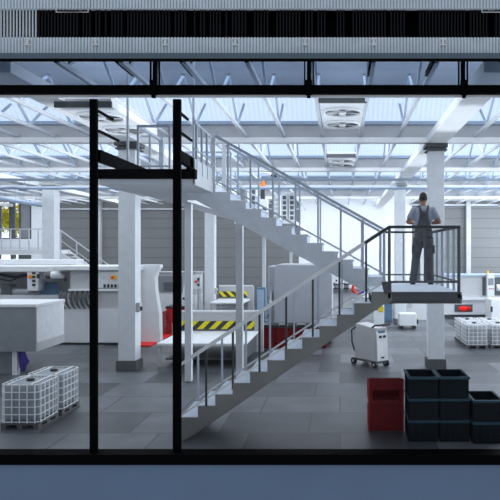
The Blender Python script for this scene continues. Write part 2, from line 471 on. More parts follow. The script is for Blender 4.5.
# upper flight
R2, N2, RUN2 = .161, 12, .29
UZ = LZ + R2*N2                                                   # 4.31
def riser2(i): return -.045 - (i-4)*RUN2
for ys in (Y2a, Y2b-.05):
    poly = [(riser2(1), LZ-.02), (riser2(1), LZ+R2)]
    for i in range(2, N2+1): poly += [(riser2(i), LZ+(i-1)*R2), (riser2(i), LZ+i*R2)]
    poly += [(riser2(12)-.05, UZ), (riser2(12)-.05, UZ-.17), (-3.0, UZ-.17), (riser2(12)-.05, UZ-.49), (-.14, LZ+.21), (riser2(1)-.25, LZ-.18), (riser2(1), LZ-.18)]
    MB().prism(poly, 1, ys, ys+.05).build('stringer', 'stairgrey', st)
for i in range(1, N2):
    X0, X1 = riser2(i), riser2(i+1); z = LZ+i*R2
    c = MB(); c.box(X1, X0+.02, Y2a+.05, Y2b-.05, z-.03, z-.002); c.box(X0-.015, X0, Y2a+.05, Y2b-.05, z-R2+.003, z-.03)
    c.build('tread', 'tread', st)
c = MB()
c.box(riser2(12)-.015, riser2(12), Y2a+.05, Y2b-.05, UZ-R2, UZ-.01)
c.prism([(riser2(12)-.05, UZ-.46), (riser2(1)-.28, LZ-.10), (riser2(1)-.28, LZ-.13), (riser2(12)-.05, UZ-.49)], 1, Y2a+.05, Y2b-.05)
c.build('soffit', 'stairgrey', st)
MB().box(-2.18, -2.04, 12.55, 12.69, 0, UZ-.58).build('support_post', 'white', st)
MB().box(-2.18, -2.04, 12.40, 12.69, UZ-.63, UZ-.58).build('support_bracket', 'white', st)

# railings
def rail1(y, m_hand, name, offs, mpost):
    nz = lambda X: LZ - (XA - X)*R1/RUN1
    xa, xb = riser1(1)+.0, (.40 if y < 10 else .80)
    h = MB(); h.bar((xa, y, nz(xa)+.85), (xb, y, nz(xb)+.85), .045, .05)
    hr = h.build(name, m_hand, st)
    b2 = MB(); b2.bar((riser1(1)+.1, y, nz(riser1(1)+.1)+.03), (.74, y, nz(.74)+.03), .03, .03); b2.build('bottom_rail', m_hand, st)
    X = offs
    while X < .6:
        if X > riser1(1)+.05:
            MB().box(X-.016, X+.016, y-.016, y+.016, nz(X)-.10, nz(X)+.84).build('baluster', mpost, st)
        X += .427
rail1(Y1a+.02, 'railsteel', 'handrail', -2.144-.427, 'raildark')
rail1(Y1b-.02, 'railsteel', 'handrail', -2.10-.427, 'railgrey')
def rail2(y, offs):
    nz = lambda X: LZ+4*R2 - (X+.045)*R2/RUN2
    MB().bar((.84, y, nz(.84)+.90), (riser2(12)-.0, y, nz(riser2(12))+.90), .045, .05).build('handrail', 'railgrey', st)
    MB().bar((.84, y, nz(.84)+.06), (riser2(12), y, nz(riser2(12))+.06), .03, .03).build('bottom_rail', 'railgrey', st)
    X = offs
    while X < .8:
        if X > riser2(12)-.0: MB().box(X-.016, X+.016, y-.016, y+.016, nz(X)-.1, nz(X)+.89).build('baluster', 'railgrey', st)
        X += .427
    MB().box(.81, .86, y-.025, y+.025, LZ, nz(.84)+.9).build('newel_post', 'railgrey', st)
    MB().box(riser2(12)-.08, riser2(12)+.0, y-.025, y+.025, UZ-.1, UZ+.93).build('newel_post', 'stairgrey', st)
rail2(Y2a+.02, .01-.427*5); rail2(Y2b-.02, .02-.427*5)
# landing railing
TZ = LZ+1.04
c = MB(); c.bar((.78, Y1a+.02, TZ), (XN, Y1a+.02, TZ), .045, .045); c.bar((.40, Y1a+.02, LZ+.85-(XA-.40)*R1/RUN1), (.79, Y1a+.02, TZ), .045, .05); c.bar((XN-.02, Y1a+.02, TZ), (XN-.02, Y2b, TZ), .045, .045); c.bar((.84, Y2b-.02, TZ), (XN, Y2b-.02, TZ), .04, .04)
c.build('handrail', 'raildark', st)
c = MB(); c.bar((.79, Y1a+.02, LZ+.16), (XN, Y1a+.02, LZ+.16), .035, .035); c.bar((XN-.02, Y1a+.02, LZ+.16), (XN-.02, Y2b, LZ+.16), .03, .03); c.bar((.84, Y2b-.02, LZ+.16), (XN, Y2b-.02, LZ+.16), .03, .03)
c.build('bottom_rail', 'railmid', st)
for X, w in ((.79, .045), (XN-.02, .045)):
    MB().box(X-w/2, X+w/2, Y1a, Y1a+.045, LZ-.1, TZ).build('newel_post', 'railmid', st)
MB().box(1.345, 1.385, Y1a, Y1a+.04, LZ+.16, TZ).build('baluster', 'railmid', st)
for y in (10.05, 10.6, 11.2, 11.8, 12.42):
    MB().box(XN-.04, XN-.0, y-.02, y+.02, LZ-.1, TZ).build('baluster', 'railgrey', st)
MB().box(1.30, 1.33, Y2b-.04, Y2b-.01, LZ, TZ).build('baluster', 'railgrey', st)
MB().box(.89, .92, Y2b-.04, Y2b-.01, LZ, TZ).build('baluster', 'railgrey', st)

# ================================================================== WALKWAY (upper level)
wk = empty('walkway', (-3.6, 14, 0), 'raised white walkway on slim posts at the top of the big staircase', 'walkway')
c = MB()
c.box(-3.95, -2.42, 9.95, 13.3, 4.15, UZ); c.box(-3.95, -3.42, 13.3, 25, 4.15, UZ); c.box(-4.4, -1.9, 25, 34, 4.15, UZ)
c.build('walkway_deck', 'wallwhite', wk)
c = MB(); c.box(-2.44, -2.40, 9.95, Y2a-.02, 4.13, UZ+.02); c.box(-3.99, -3.95, 9.95, 12.2, 4.13, UZ+.02); c.box(-3.42, -3.38, 13.3, 25, 4.13, UZ+.02)
c.build('edge_beam', 'white', wk)
bx('front_cross_beam', 'black', -3.99, -2.37, 9.80, 9.96, 4.225, 4.375, wk)  # walkway's near beams and rails coloured black for the unlit end
bx('side_beam', 'black', -3.73, -3.65, 9.15, 11.4, 4.40, 4.58, wk)
c = MB(); c.box(-2.51, -2.43, 9.15, 9.94, 4.40, 4.58); c.box(-2.50, -2.43, 9.75, 9.99, 4.30, 4.58); c.build('side_beam', 'black', wk)
for X in (-3.69, -2.47):
    MB().bar((X, 9.15, 5.17), (X, 9.75, 5.17), .035).build('rail_stub', 'black', wk); MB().bar((X, 9.15, 4.87), (X, 10.0, 4.87), .035).build('rail_stub', 'black', wk)
for X, Y in ((-3.53, 14.0), (-3.42, 27.0), (-2.74, 33.5)):
    MB().box(X-.075, X+.075, Y-.075, Y+.075, 0, 4.16).build('support_post', 'white', wk)
# railings of the walkway
c = MB(); c.bar((-2.42, 9.97, UZ+.86), (-2.42, Y2a, UZ+.86), .04); c.bar((-2.42, Y2b, UZ+.9), (-2.42, 13.28, UZ+.9), .04); c.bar((-3.44, 13.28, UZ+.9), (-2.42, 13.28, UZ+.9), .04)
c.bar((-3.40, 13.28, UZ+.9), (-3.40, 25, UZ+.9), .04); c.bar((-3.40, 13.28, UZ+.45), (-3.40, 25, UZ+.45), .025)
c.bar((-3.77, 11.2, UZ+1.05), (-3.18, 11.2, UZ+1.05), .045); c.bar((-3.77, 11.2, UZ+.3), (-3.18, 11.2, UZ+.3), .03); c.bar((-3.77, 11.2, UZ+1.05), (-3.77, 12.6, UZ+1.05), .05); c.bar((-3.77, 11.2, UZ+.45), (-3.77, 12.6, UZ+.45), .03)
c.bar((-1.92, 26, UZ+1.0), (-1.92, 34, UZ+1.0), .04); c.bar((-2.42, 9.97, UZ+.42), (-2.42, Y2a, UZ+.42), .025)
c.build('handrail', 'railgrey', wk)
bx('toe_board', 'stairgrey', -2.43, -2.41, 9.97, Y2a-.05, UZ, UZ+.26, wk)
for X, Y in [(-2.42, 10.1), (-2.42, 10.5), (-2.42, 10.9), (-3.77, 11.2), (-3.18, 11.2), (-3.77, 11.9), (-3.77, 12.6), (-3.44, 13.28), (-2.42, 13.28)] + [(-3.40, 15+1.6*k) for k in range(7)]:
    MB().box(X-.018, X+.018, Y-.018, Y+.018, UZ, UZ+(1.05 if X == -3.77 or X == -3.18 else .9)).build('baluster', 'railgrey', wk)
MB().box(-3.79, -3.70, 12.55, 12.65, UZ, UZ+1.1).build('newel_post', 'railgrey', wk)
for X, Y in ((-4.05, 11.45), (-2.82, 11.55)):
    MB().tube([(X, Y, UZ if X > -3.9 else 4.2), (X, Y, 6.8)], .026, 8).build('hanger_rod', 'railgrey', wk)

# things on the walkway
def cabinet_up(px0, px1, Y, z1, slats, label):
    x0, x1 = (px0-CX)*Y/F, (px1-CX)*Y/F
    r = empty('control_cabinet', ((x0+x1)/2, Y+.3, UZ), label, 'cabinet', 'white cabinets on the walkway')
    bx('cabinet_body', 'white', x0, x1, Y, Y+.7, UZ, z1, r, .015)
    v = MB(); n = 5
    for k in range(n):
        za = UZ + .15 + (z1-UZ-.25)*k/n
        v.box(x0+(x1-x0)*.22, x1-(x1-x0)*.22, Y-.015, Y, za, za+(z1-UZ-.25)/n*.7)
    if slats: v.build('vent_slats', 'machinedark', r)
    else: v.build('door_panel', 'machinewarm', r)
cabinet_up(250.5, 256.5, 26.6, 5.9, 1, 'tall narrow white cabinet with dark vents on the walkway, left of the orange robot')
cabinet_up(272.5, 280, 27.2, 5.55, 0, 'white cabinet with grey door panels on the walkway, right of the orange robot')
cabinet_up(281.5, 287.5, 28.0, 5.75, 1, 'white cabinet with a column of dark vents, second from right on the walkway')
cabinet_up(288.5, 295, 28.0, 5.75, 1, 'white cabinet with a column of dark vents, rightmost on the walkway')
cabinet_up(239, 247, 27.5, 6.0, 0, 'broad white cabinet with grey door panels, farthest left on the walkway')
rb = empty('robot_arm', (-3.42, 25.6, UZ), 'small orange and black robot arm on a white stand up on the walkway', 'robot')
X = (264-CX)*25.6/F
bx('stand', 'white', X-.16, X+.16, 25.35, 25.9, UZ, 5.2, rb, .01)
bx('stand_door', 'machinedark', X-.02, X+.13, 25.33, 25.35, UZ+.15, 4.85, rb)
MB().tube([(X-.05, 25.6, 5.2), (X-.05, 25.6, 5.75), (X+.02, 25.6, 6.0)], [.1, .09, .07], 10).build('lower_arm', 'cap', rb)
MB().tube([(X-.05, 25.6, 5.72), (X-.03, 25.6, 6.08)], [.12, .10], 10).build('shoulder', 'orange', rb)
MB().tube([(X-.25, 25.6, 6.32), (X+.05, 25.6, 6.36), (X+.4, 25.6, 6.22)], [.05, .07, .04], 10).build('upper_arm', 'white', rb)
MB().tube([(X+.3, 25.6, 6.24), (X+.55, 25.6, 6.2)], .06, 10).build('tool_head', 'cap', rb)

# ================================================================== FAN UNITS
def fan_unit(xc, y0, y1, z, w, label, drop=.04):
    r = empty('fan_unit', (xc, (y0+y1)/2, z), label, 'fan unit', 'twin fan units under the roof')
    yc = [y0 + (y1-y0)*.29, y0 + (y1-y0)*.75]
    rad = min(w*.43, (y1-y0)*.22)
    bx('housing', 'white', xc-w/2, xc+w/2, y0, y1, z, z+.16, r, .01)
    bx('end_panel', 'machinedark', xc-w/2-.02, xc+w/2+.02, y0-.05, y0, z-.02, z+.09, r)
    for y in yc:
        ring = MB(); n = 32
        pts = [(xc+math.cos(2*PI*k/n)*rad, y+math.sin(2*PI*k/n)*rad, z-.02) for k in range(n+1)]
        ring.tube(pts, .03, 6)
        rg = ring.build('fan_ring', 'white', r)
        MB().tube([(xc, y, z-.003), (xc, y, z-.012)], rad*.97, 32).build('fan_well', 'machinedark', rg)
        bl = MB()
        for k in range(5):
            a = 2*PI*k/5 + .3
            pa = []
            for (rr, da, dz) in ((.2, -.25, -.02), (.9, -.3, -.035), (.93, .25, -.014), (.2, .3, -.014)):
                pa.append(bl.bm.verts.new((xc+math.cos(a+da)*rad*rr, y+math.sin(a+da)*rad*rr, z+dz-.004)))
            bl.bm.faces.new(pa)
        ob = bl.build('fan_blades', 'machinewarm', rg)
        so = ob.modifiers.new('s', 'SOLIDIFY'); so.thickness = .006
        MB().tube([(xc, y, z-.012), (xc, y, z-.05)], rad*.2, 16).build('fan_hub', 'white', rg)
    return r
fan_unit(.05, 11.7, 14.35, 5.93, .90, 'white twin fan unit under the roof, large and nearest above the centre of the stairs')
fan_unit(.05, 18.6, 20.75, 5.93, .90, 'white twin fan unit under the roof, small and farther back behind the first cross beam')
fan_unit(-4.74, 11.1, 13.9, 5.70, 1.02, 'white twin fan unit under the roof beside the black mullion, left of the walkway')

# ================================================================== PERSON
def person():
    r = empty('person', (1.63, 11.72, LZ), 'man in grey bib overalls and pale t-shirt standing on the landing with his back turned', 'person')
    LA, RA = (-.205, -.01, .09), (.135, .0, .09)        # ankles
    LK, RK = (-.15, .03, .50), (.125, .03, .50)
    LH, RH = (-.095, 0, .90), (.09, 0, .90)
    tor = [(0,0,.86,.165,.115), (0,0,.95,.168,.12), (0,0,1.06,.150,.11), (0,.0,1.18,.158,.112), (0,0,1.30,.180,.12), (0,.0,1.40,.192,.115), (0,.0,1.46,.16,.095), (0,.005,1.51,.085,.07)]
    EL, ER = (-.315, -.03, 1.215), (.310, -.03, 1.215)
    WLt, WRt = (-.16, .23, 1.20), (.16, .23, 1.20)
    b = MB(); b.rings(tor)
    b.ell((0, .06, 1.665), (.077, .097, .118)); b.tube([(0,.0,1.44), (0,.045,1.60)], [.066, .056], 14)
    b.ell((0, .15, 1.60), (.045, .03, .035)); b.ell((0, .163, 1.655), (.014, .02, .026))
    for s in (-1, 1):
        b.ell((s*.079, .05, 1.665), (.012, .022, .034))
        b.ell((s*.185, 0, 1.43), (.068, .066, .066))
    b.ell((0, .158, 1.612), (.026, .010, .007))
    for S, E, W in (((-.195,0,1.43), EL, WLt), ((.195,0,1.43), ER, WRt)):
        s = -1 if E[0] < 0 else 1
        b.tube([S, tuple((S[i]+E[i])/2 for i in range(3)), E], [.058, .053, .043], 12); b.ell(E, (.045,)*3)
        m = tuple(E[i]*.65+W[i]*.35 for i in range(3))
        b.tube([E, m, W], [.044, .046, .029], 12)
        P = (W[0]-s*.035, W[1]+.07, W[2]+.0)
        b.ell(P, (.040, .052, .020), rot=Matrix.Rotation(s*.45, 3, 'Z'))
        for k, (ln, off) in enumerate(((.062, -.030), (.074, -.010), (.070, .010), (.054, .029))):
            q = Vector((P[0]+off-s*.016, P[1]+.042, P[2]))
            b.tube([q, q+Vector((-s*.014, ln*.55, .0)), q+Vector((-s*.024, ln*.85, -.028))], [.0105, .0095, .008], 8)
        q = Vector((P[0]-s*.030, P[1]-.01, P[2]+.008))
        b.tube([q, q+Vector((-s*.026, .025, .012)), q+Vector((-s*.034, .055, .008))], [.013, .011, .009], 8)
    for H, K, A in ((LH, LK, LA), (RH, RK, RA)):
        b.tube([H, K, A], [.088, .056, .038], 14); b.ell(K, (.056,)*3)
        b.ell((A[0]+.0, A[1]+.06, .045), (.042, .12, .04))
    b.build('body', 'skin', r, False, remesh=.009)
    # hair: a close cap over the back of the skull
    h = MB(); h.ell((0, .052, 1.680), (.083, .100, .118), 28, 20)
    for v in list(h.bm.verts):
        if v.co.z < 1.615 + max(0, (v.co.y-.03))*.95: h.bm.verts.remove(v)
    ho = h.build('hair', 'hair', r, False); md = ho.modifiers.new('s', 'SOLIDIFY'); md.thickness = .008
    # face details
    for s in (-1, 1):
        MB().ell((s*.03, .145, 1.675), (.011, .008, .007), 10, 8).build('eye', 'cap', r, False)
    # t-shirt
    sh = MB(); sh.rings([(x, y, z, rx+.014, ry+.014) for x, y, z, rx, ry in tor[:-1]] + [(0, .0, 1.52, .082, .07)])
    for s, E in ((-1, EL), (1, ER)):
        S = (s*.185, 0, 1.43); sh.ell(S, (.082, .08, .08))
        e = tuple(S[i]*.27+E[i]*.73 for i in range(3))
        sh.tube([S, e], [.078, .070], 16)
    sh.build('shirt', 'shirt', r, False, remesh=.011)
    # trousers
    tr = MB(); tr.rings([(0,0,.82,.172,.125), (0,0,.90,.186,.135), (0,0,1.0,.180,.132), (0,0,1.09,.172,.128)])
    for H, K, A in ((LH, LK, LA), (RH, RK, RA)):
        mid = tuple(H[i]*.5+K[i]*.5 for i in range(3)); cal = tuple(K[i]*.45+A[i]*.55 for i in range(3))
        tr.tube([H, mid, K, cal, (A[0], A[1], .13), (A[0], A[1]+.01, .055)], [.110, .102, .084, .078, .076, .086], 16)
        tr.ell((A[0], A[1], .12), (.085, .088, .03))
    to = tr.build('trousers', 'overall', r, False, remesh=.011)
    for s in (-1, 1):
        px = -.215 if s < 0 else .205
        MB().box(px-.018, px+.018, -.07, .07, .60, .76).build('thigh_pocket', 'overall', to, False, .01)
    MB().box(.07, .155, -.150, -.125, .90, .93).build('back_pocket_flap', 'cap', to, False, .004)
    # bib back and front with straps
    def prof(z):
        for a, b_ in zip(tor, tor[1:]):
            if a[2] <= z <= b_[2]:
                f = (z-a[2])/(b_[2]-a[2]); return a[3]+(b_[3]-a[3])*f, a[4]+(b_[4]-a[4])*f
        return tor[-1][3], tor[-1][4]
    def patch(sgn, rows):
        g = MB(); R = []
        for z, wd in rows:
            rx, ry = prof(z); rx += .022; ry += .024; row = []
            for k in range(9):
                x = -wd + 2*wd*k/8
                row.append(g.bm.verts.new((x, sgn*ry*math.sqrt(max(.05, 1-(x/rx)**2)), z)))
            R.append(row)
        for a, c in zip(R, R[1:]):
            for k in range(8): g.bm.faces.new((a[k], a[k+1], c[k+1], c[k]))
        return g
    po = patch(-1, [(1.04, .165), (1.10, .150), (1.17, .125), (1.24, .108), (1.31, .094), (1.37, .086), (1.42, .082)]).build('bib_back', 'overall', r, False)
    po.modifiers.new('s', 'SOLIDIFY').thickness = .012
    pf = patch(1, [(1.04, .165), (1.15, .13), (1.25, .12), (1.34, .115)]).build('bib_front', 'overall', r, False)
    pf.modifiers.new('s', 'SOLIDIFY').thickness = .012
    for s in (-1, 1):
        g = MB(); pts = [(s*.058, -.128, 1.40), (s*.078, -.112, 1.465), (s*.092, -.06, 1.522), (s*.094, .01, 1.53), (s*.09, .08, 1.49), (s*.085, .13, 1.40), (s*.08, .14, 1.33)]
        for a, c in zip(pts, pts[1:]): g.bar(a, c, .045, .014, up=(0, -.4 if a[1] < 0 else .4, 1) if abs(a[1]) < .1 else (0, -1 if a[1] < 0 else 1, .3))
        g.build('strap', 'overall', r, False)
    for s, A in ((-1, LA), (1, RA)):
        g = MB(); g.ell((A[0]+s*.015, A[1]+.06, .050), (.052, .150, .050)); g.box(A[0]+s*.01-.048, A[0]+s*.01+.048, A[1]-.075, A[1]+.17, 0.0, .04)
        g.tube([(A[0], A[1], .03), (A[0], A[1], .13)], [.055, .05], 12)
        g.build('shoe', 'shoe', r, False, remesh=.010)
    r.rotation_euler = (0, 0, math.radians(-3)); r.scale = (.97, 1.0, 1.005)
person()

# ================================================================== IBC TANKS
def ibc(w, d, h, tankmat):
    r = empty('bulk_container', (0, 0, 0))
    ph = .10
    p = MB()
    for x in (-w/2+.05, 0, w/2-.05):
        p.box(x-.045, x+.045, -d/2, d/2, 0, .018)
        for y in (-d/2+.06, 0, d/2-.06): p.box(x-.045, x+.045, y-.06, y+.06, .018, ph-.03)
    p.box(-w/2, w/2, -d/2, d/2, ph-.03, ph)
    p.build('pallet', 'pallet', r, False)
    bx('tank', tankmat, -w/2+.025, w/2-.025, -d/2+.025, d/2-.025, ph, h-.015, r, .085, False)
    c = MB(); t = .014
    for k in range(6):
        z = ph + .02 + (h-ph-.03)*k/5
        pts = [(-w/2, -d/2+.06, z), (-w/2+.06, -d/2, z), (w/2-.06, -d/2, z), (w/2, -d/2+.06, z), (w/2, d/2-.06, z), (w/2-.06, d/2, z), (-w/2+.06, d/2, z), (-w/2, d/2-.06, z)]
        for a, b in zip(pts, pts[1:]+pts[:1]): c.bar(a, b, t)
    for k in range(5):
        f = -.40 + .80*k/4
        for s in (-1, 1):
            c.bar((w*f, s*d/2, ph), (w*f, s*d/2, h), t); c.bar((s*w/2, d*f, ph), (s*w/2, d*f, h), t)
    for f in (-.3, .3): c.bar((w*f, -d/2, h), (w*f, d/2, h), t*1.2)
    c.build('cage', 'cage', r, False)
    cp = MB(); cp.tube([(0, 0, h-.02), (0, 0, h+.018)], .068, 20); cp.tube([(0, 0, h+.018), (0, 0, h+.026)], .05, 20)
    cp.build('filler_cap', 'cap', r, False)
    v = MB(); v.tube([(0, -d/2+.03, ph+.05), (0, -d/2-.02, ph+.05)], .03, 10)
    return r
a = ibc(.65, .74, .765, 'tank'); a.location = (-5.455, 10.58, 0)
tag(a, 'white caged bulk liquid container on the floor, front one of the pair at lower left', 'container', 'caged containers at left')
b_ = copy_tree(a); b_.location = (-5.445, 11.42, 0)
tag(b_, 'white caged bulk liquid container on the floor, rear one of the pair at lower left', 'container', 'caged containers at left')
a = ibc(.68, .95, .74, 'tanklit'); a.location = (4.26, 19.05, 0)
tag(a, 'white caged bulk container at right, front left one of four beside the concrete column', 'container', 'caged containers at right')
for (x, y, s) in ((4.26, 20.1, 'rear left'), (5.0, 19.05, 'front right'), (5.0, 20.1, 'rear right')):
    c = copy_tree(a); c.location = (x, y, 0)
    tag(c, 'white caged bulk container at right, %s one of four near the white machine' % s, 'container', 'caged containers at right')

# ================================================================== CRATES
def crate(w, d, h):
    r = empty('crate', (0, 0, 0)); t = .025
    c = MB()
    x0, x1, y0, y1 = -w/2+.02, w/2-.02, -d/2+.02, d/2-.02
    c.box(x0, x1, y0, y1, .004, .03); c.box(x0, x0+t, y0, y1, .03, h); c.box(x1-t, x1, y0, y1, .03, h)
    c.box(x0+t, x1-t, y0, y0+t, .03, h); c.box(x0+t, x1-t, y1-t, y1, .03, h)
    for k in range(4):
        x = x0 + .06 + (x1-x0-.12)*k/3; c.box(x-.008, x+.008, y0-.012, y0, .03, h-.05)
        y = y0 + .06 + (y1-y0-.12)*k/3; c.box(x0-.012, x0, y-.008, y+.008, .03, h-.05); c.box(x1, x1+.012, y-.008, y+.008, .03, h-.05)
    c.build('crate_body', 'navy', r, False)
    m = MB(); W, D = w/2, d/2
    m.box(-W, W, -D, -D+.045, h-.04, h); m.box(-W, W, D-.045, D, h-.04, h); m.box(-W, -W+.045, -D+.045, D-.045, h-.04, h); m.box(W-.045, W, -D+.045, D-.045, h-.04, h)
    m.build('rim', 'navyrim', r, False, .006)
    g = MB(); g.box(-.07, .07, -D-.004, -D+.004+.02, h-.11, h-.075); g.build('hand_grip', 'navy', r, False)
    return r
cr0 = crate(.49, .66, .343)
lev = ['bottom', 'middle', 'top']
cnt = 0
for (x, y, n, nm) in ((1.325, 9.84, 3, 'beside the red bins'), (1.82, 9.84, 3, 'standing second from the red bins'), (2.325, 9.74, 2, 'at the right edge of the picture')):
    for k in range(n):
        c = cr0 if cnt == 0 else copy_tree(cr0); cnt += 1
        c.location = (x + (.004 if k % 2 else 0), y, .345*k + .001)
        L = lev[k] if n == 3 else ('bottom', 'top')[k]
        tag(c, 'dark blue plastic crate, %s one of the stack %s' % (L, nm), 'crate', 'stacked dark blue crates')
def redbin(closed):
    r = empty('open_front_bin', (0, 0, 0)); w, d, h = .57, .52, .44
    c = MB()
    for sd in (-1, 1):
        xs = sd*w/2
        c.prism([(-d/2, .02), (d/2, .02), (d/2, h-.09), (-d/2+.03, h), (-d/2, h)], 0, xs-.010, xs+.010)
    c.box(-w/2+.01, w/2-.01, -d/2, d/2, .02, .04); c.box(-w/2+.01, w/2-.01, d/2-.025, d/2, .04, h-.09)
    c.build('bin_body', 'redbin', r, False)
    f = MB()
    if closed: f.box(-w/2+.01, w/2-.01, -d/2, -d/2+.02, .04, h)
    else:
        f.box(-w/2+.01, w/2-.01, -d/2, -d/2+.02, .04, .07); f.box(-w/2+.01, w/2-.01, -d/2-.004, -d/2+.02, h-.19, h)
        for sd in (-1, 1): f.box(sd*(w/2-.01), sd*(w/2-.06), -d/2, -d/2+.02, .07, h-.19)
    f.build('front_panel', 'redbin', r, False)
    e = MB()
    for sd in (-1, 1): e.bar((sd*(w/2+.005), -d/2+.0, .0), (sd*(w/2+.005), -d/2+.0, h), .022)
    e.box(-w/2, w/2, -d/2+.03, -d/2+.07, 0, .02); e.box(-w/2, w/2, d/2-.07, d/2-.03, 0, .02)
    e.build('corner_rail', 'redrail', r, False)
    return r
rb1 = redbin(True); rb1.location = (.776, 10.36, 0); tag(rb1, 'dark red bin on the floor, lower of the two by the blue crates', 'bin', 'stacked red bins')
rb2 = redbin(False); rb2.location = (.775, 10.36, .442); tag(rb2, 'dark red open front bin stacked on another, upper of the two by the blue crates', 'bin', 'stacked red bins')

# ================================================================== TROLLEY
tr = empty('service_trolley', (.84, 15.9, 0), 'grey and white wheeled welding unit standing on the floor beneath the stair landing', 'trolley')
c = MB(); c.prism([(-.40, .16), (.36, .16), (.33, 1.02), (-.36, 1.10), (-.42, .95)], 1, -.19, .19); c.build('housing', 'machinewarm', tr, False, .02)
c = MB(); c.prism([(.36, .17), (.385, .17), (.36, .86), (.30, 1.03), (.28, 1.02), (.335, .86)], 1, -.175, .175); fp = c.build('front_panel', 'white', tr, False, .006)
for y in (-.07, .06): MB().tube([(.355, y, .80), (.39, y, .80)], .035, 14).build('dial', 'cap', fp, False)
MB().box(.325, .352, -.10, .10, .89, .95).build('display', 'blue', fp, False)
MB().box(.37, .388, -.05, .05, .24, .28).build('badge', 'cap', fp, False)
c = MB(); c.tube([(.20, -.17, 1.03), (.30, -.17, 1.10), (.42, -.17, 1.11)], .025, 8); c.tube([(.20, .17, 1.03), (.30, .17, 1.10), (.42, .17, 1.11)], .025, 8); c.tube([(.42, -.19, 1.11), (.42, .19, 1.11)], .028, 8)
c.build('handle', 'cap', tr, False)
MB().box(-.40, .36, -.185, .185, .11, .16).build('undercarriage', 'machinedark', tr, False)
for x, y in ((-.42, -.2), (-.42, .2), (.30, -.19), (.30, .19)):
    wl = MB(); wl.tube([(x, y-.028, .085), (x, y+.028, .085)], .085, 18); wo = wl.build('wheel', 'rubber', tr, False)
    MB().tube([(x, y-.034, .085), (x, y+.034, .085)], .035, 12).build('hub', 'steel', wo, False)
MB().tube([(-.36, -.18, 1.0), (-.48, -.22, .9), (-.47, -.22, .6), (-.40, -.2, .35)], .022, 8).build('hose', 'hose', tr, False)
tr.rotation_euler = (0, 0, math.radians(-50)); tr.scale = (1.1, 1.1, 1.0)

# ================================================================== LEFT MACHINES
bxr = empty('enclosure_box', (-8.5, 15.3, 0), 'large grey and white machine enclosure raised on a pedestal at left edge', 'enclosure')
X1 = -7.38
bx('front_panel', 'boxface', -12, X1, 14.55, 14.6, .585, 1.66, bxr)
bx('body', 'boxside', -12, X1, 14.6, 16.05, .585, 1.66, bxr)
bx('lid', 'white', -12.02, X1+.015, 14.53, 16.08, 1.66, 1.735, bxr, .01)
bx('skirt', 'machinewarm', X1, X1+.012, 14.62, 16.03, .60, .80, bxr)
bx('pedestal', 'machinedark', -12, -8.35, 14.9, 15.4, 0, .585, bxr)
bx('pedestal_panel', 'boxface', -10, -8.06, 14.80, 14.84, .0, .585, bxr)
bx('corner_post', 'white', -7.99, -7.87, 14.62, 14.76, 0, .585, bxr)
cl = MB(); cl.rings([(-7.76, 14.68, .08, .04, .04), (-7.76, 14.66, .20, .075, .055), (-7.71, 14.66, .32, .115, .065), (-7.75, 14.66, .44, .10, .06), (-7.77, 14.66, .54, .095, .055), (-7.76, 14.67, .583, .085, .045)], 16)
for v in cl.bm.verts:
    if v.co.z < .57: v.co += Vector((random.uniform(-.012, .012), random.uniform(-.012, .012), random.uniform(-.01, .01)))
tag(cl.build('cloth_bundle', 'purple'), 'violet blue cloth hanging under the raised enclosure beside its pale corner post', 'cloth')

# machine A : open working bay behind the enclosure
ma = empty('press_machine', (-10.8, 20.4, 0), 'long white processing machine with open bay and button column at the left edge', 'machine')
bx('base', 'machine', -14, -9.3, 19.9, 21.6, 0, 1.55, ma)
bx('back_panel', 'machinewarm', -14, -9.3, 21.3, 21.6, 1.55, 2.3, ma)
bx('top_cover', 'white', -14, -9.22, 19.75, 21.6, 2.32, 2.52, ma, .03)
bx('raised_rear_cover', 'white', -14, -9.3, 21.2, 21.8, 2.52, 2.72, ma, .03)
X0, X1 = (27.5-CX)*19.8/F, (38.5-CX)*19.8/F
cc = bx('control_column', 'white', X0, X1, 19.78, 20.3, 1.70, 2.5, ma, .015)
for k in range(5):
    z = 2.43 - .13*k
    xb = (33.5-CX)*19.75/F
    bx('button', 'cap', xb-.05, xb+.05, 19.755, 19.785, z-.05, z+.03, cc)
c = MB(); xb = (29.5-CX)*19.75/F; c.tube([(xb, 19.74, 2.17), (xb, 19.79, 2.17)], .06, 14); st_ = c.build('stop_button', 'orange', cc)
bx('stop_plate', 'yellow', xb-.0, xb+.09, 19.77, 19.785, 2.12, 2.24, cc)
bx('switch_box', 'cap', (36.6-CX)*19.7/F, (38.3-CX)*19.7/F, 19.70, 19.79, 2.12, 2.26, cc)
MB().tube([(-13.5, 20.4, 2.18), (-11.6, 20.4, 2.22), (-11.0, 20.4, 2.12), (-10.6, 20.4, 2.2)], .05, 8).build('cable_loom', 'hose', ma)
MB().tube([(-12.5, 20.3, 2.28), (-11.2, 20.35, 2.0), (-10.6, 20.5, 2.25)], .025, 8).build('cable', 'hose', ma)
MB().tube([(-13.5, 20.3, 1.66), (-10.5, 20.3, 1.66)], .13, 16).build('roller', 'steel', ma)
MB().box(-11.35, -11.05, 20.1, 20.5, 1.55, 1.9).build('bearing_block', 'machinedark', ma)
bx('side_panel', 'blue', -10.1, -9.5, 20.2, 20.3, 1.5, 1.95, ma)
c = MB(); c.box(-10.35, -9.55, 20.05, 20.2, 1.98, 2.05); c.build('rail', 'machinedark', ma)
c = MB(); xm = (57-CX)*19.6/F; c.tube([(xm-.35, 19.6, 2.22), (xm-.12, 19.6, 2.22)], .10, 14); c.box(xm-.5, xm+.25, 19.55, 19.75, 2.02, 2.12); c.build('motor_bracket', 'machinedark', ma)
c = MB(); c.tube([(xm-.16, 19.6, 2.22), (xm+.05, 19.6, 2.22), (xm+.22, 19.6, 2.16)], [.13, .12, .06], 16); c.build('motor', 'white', ma)

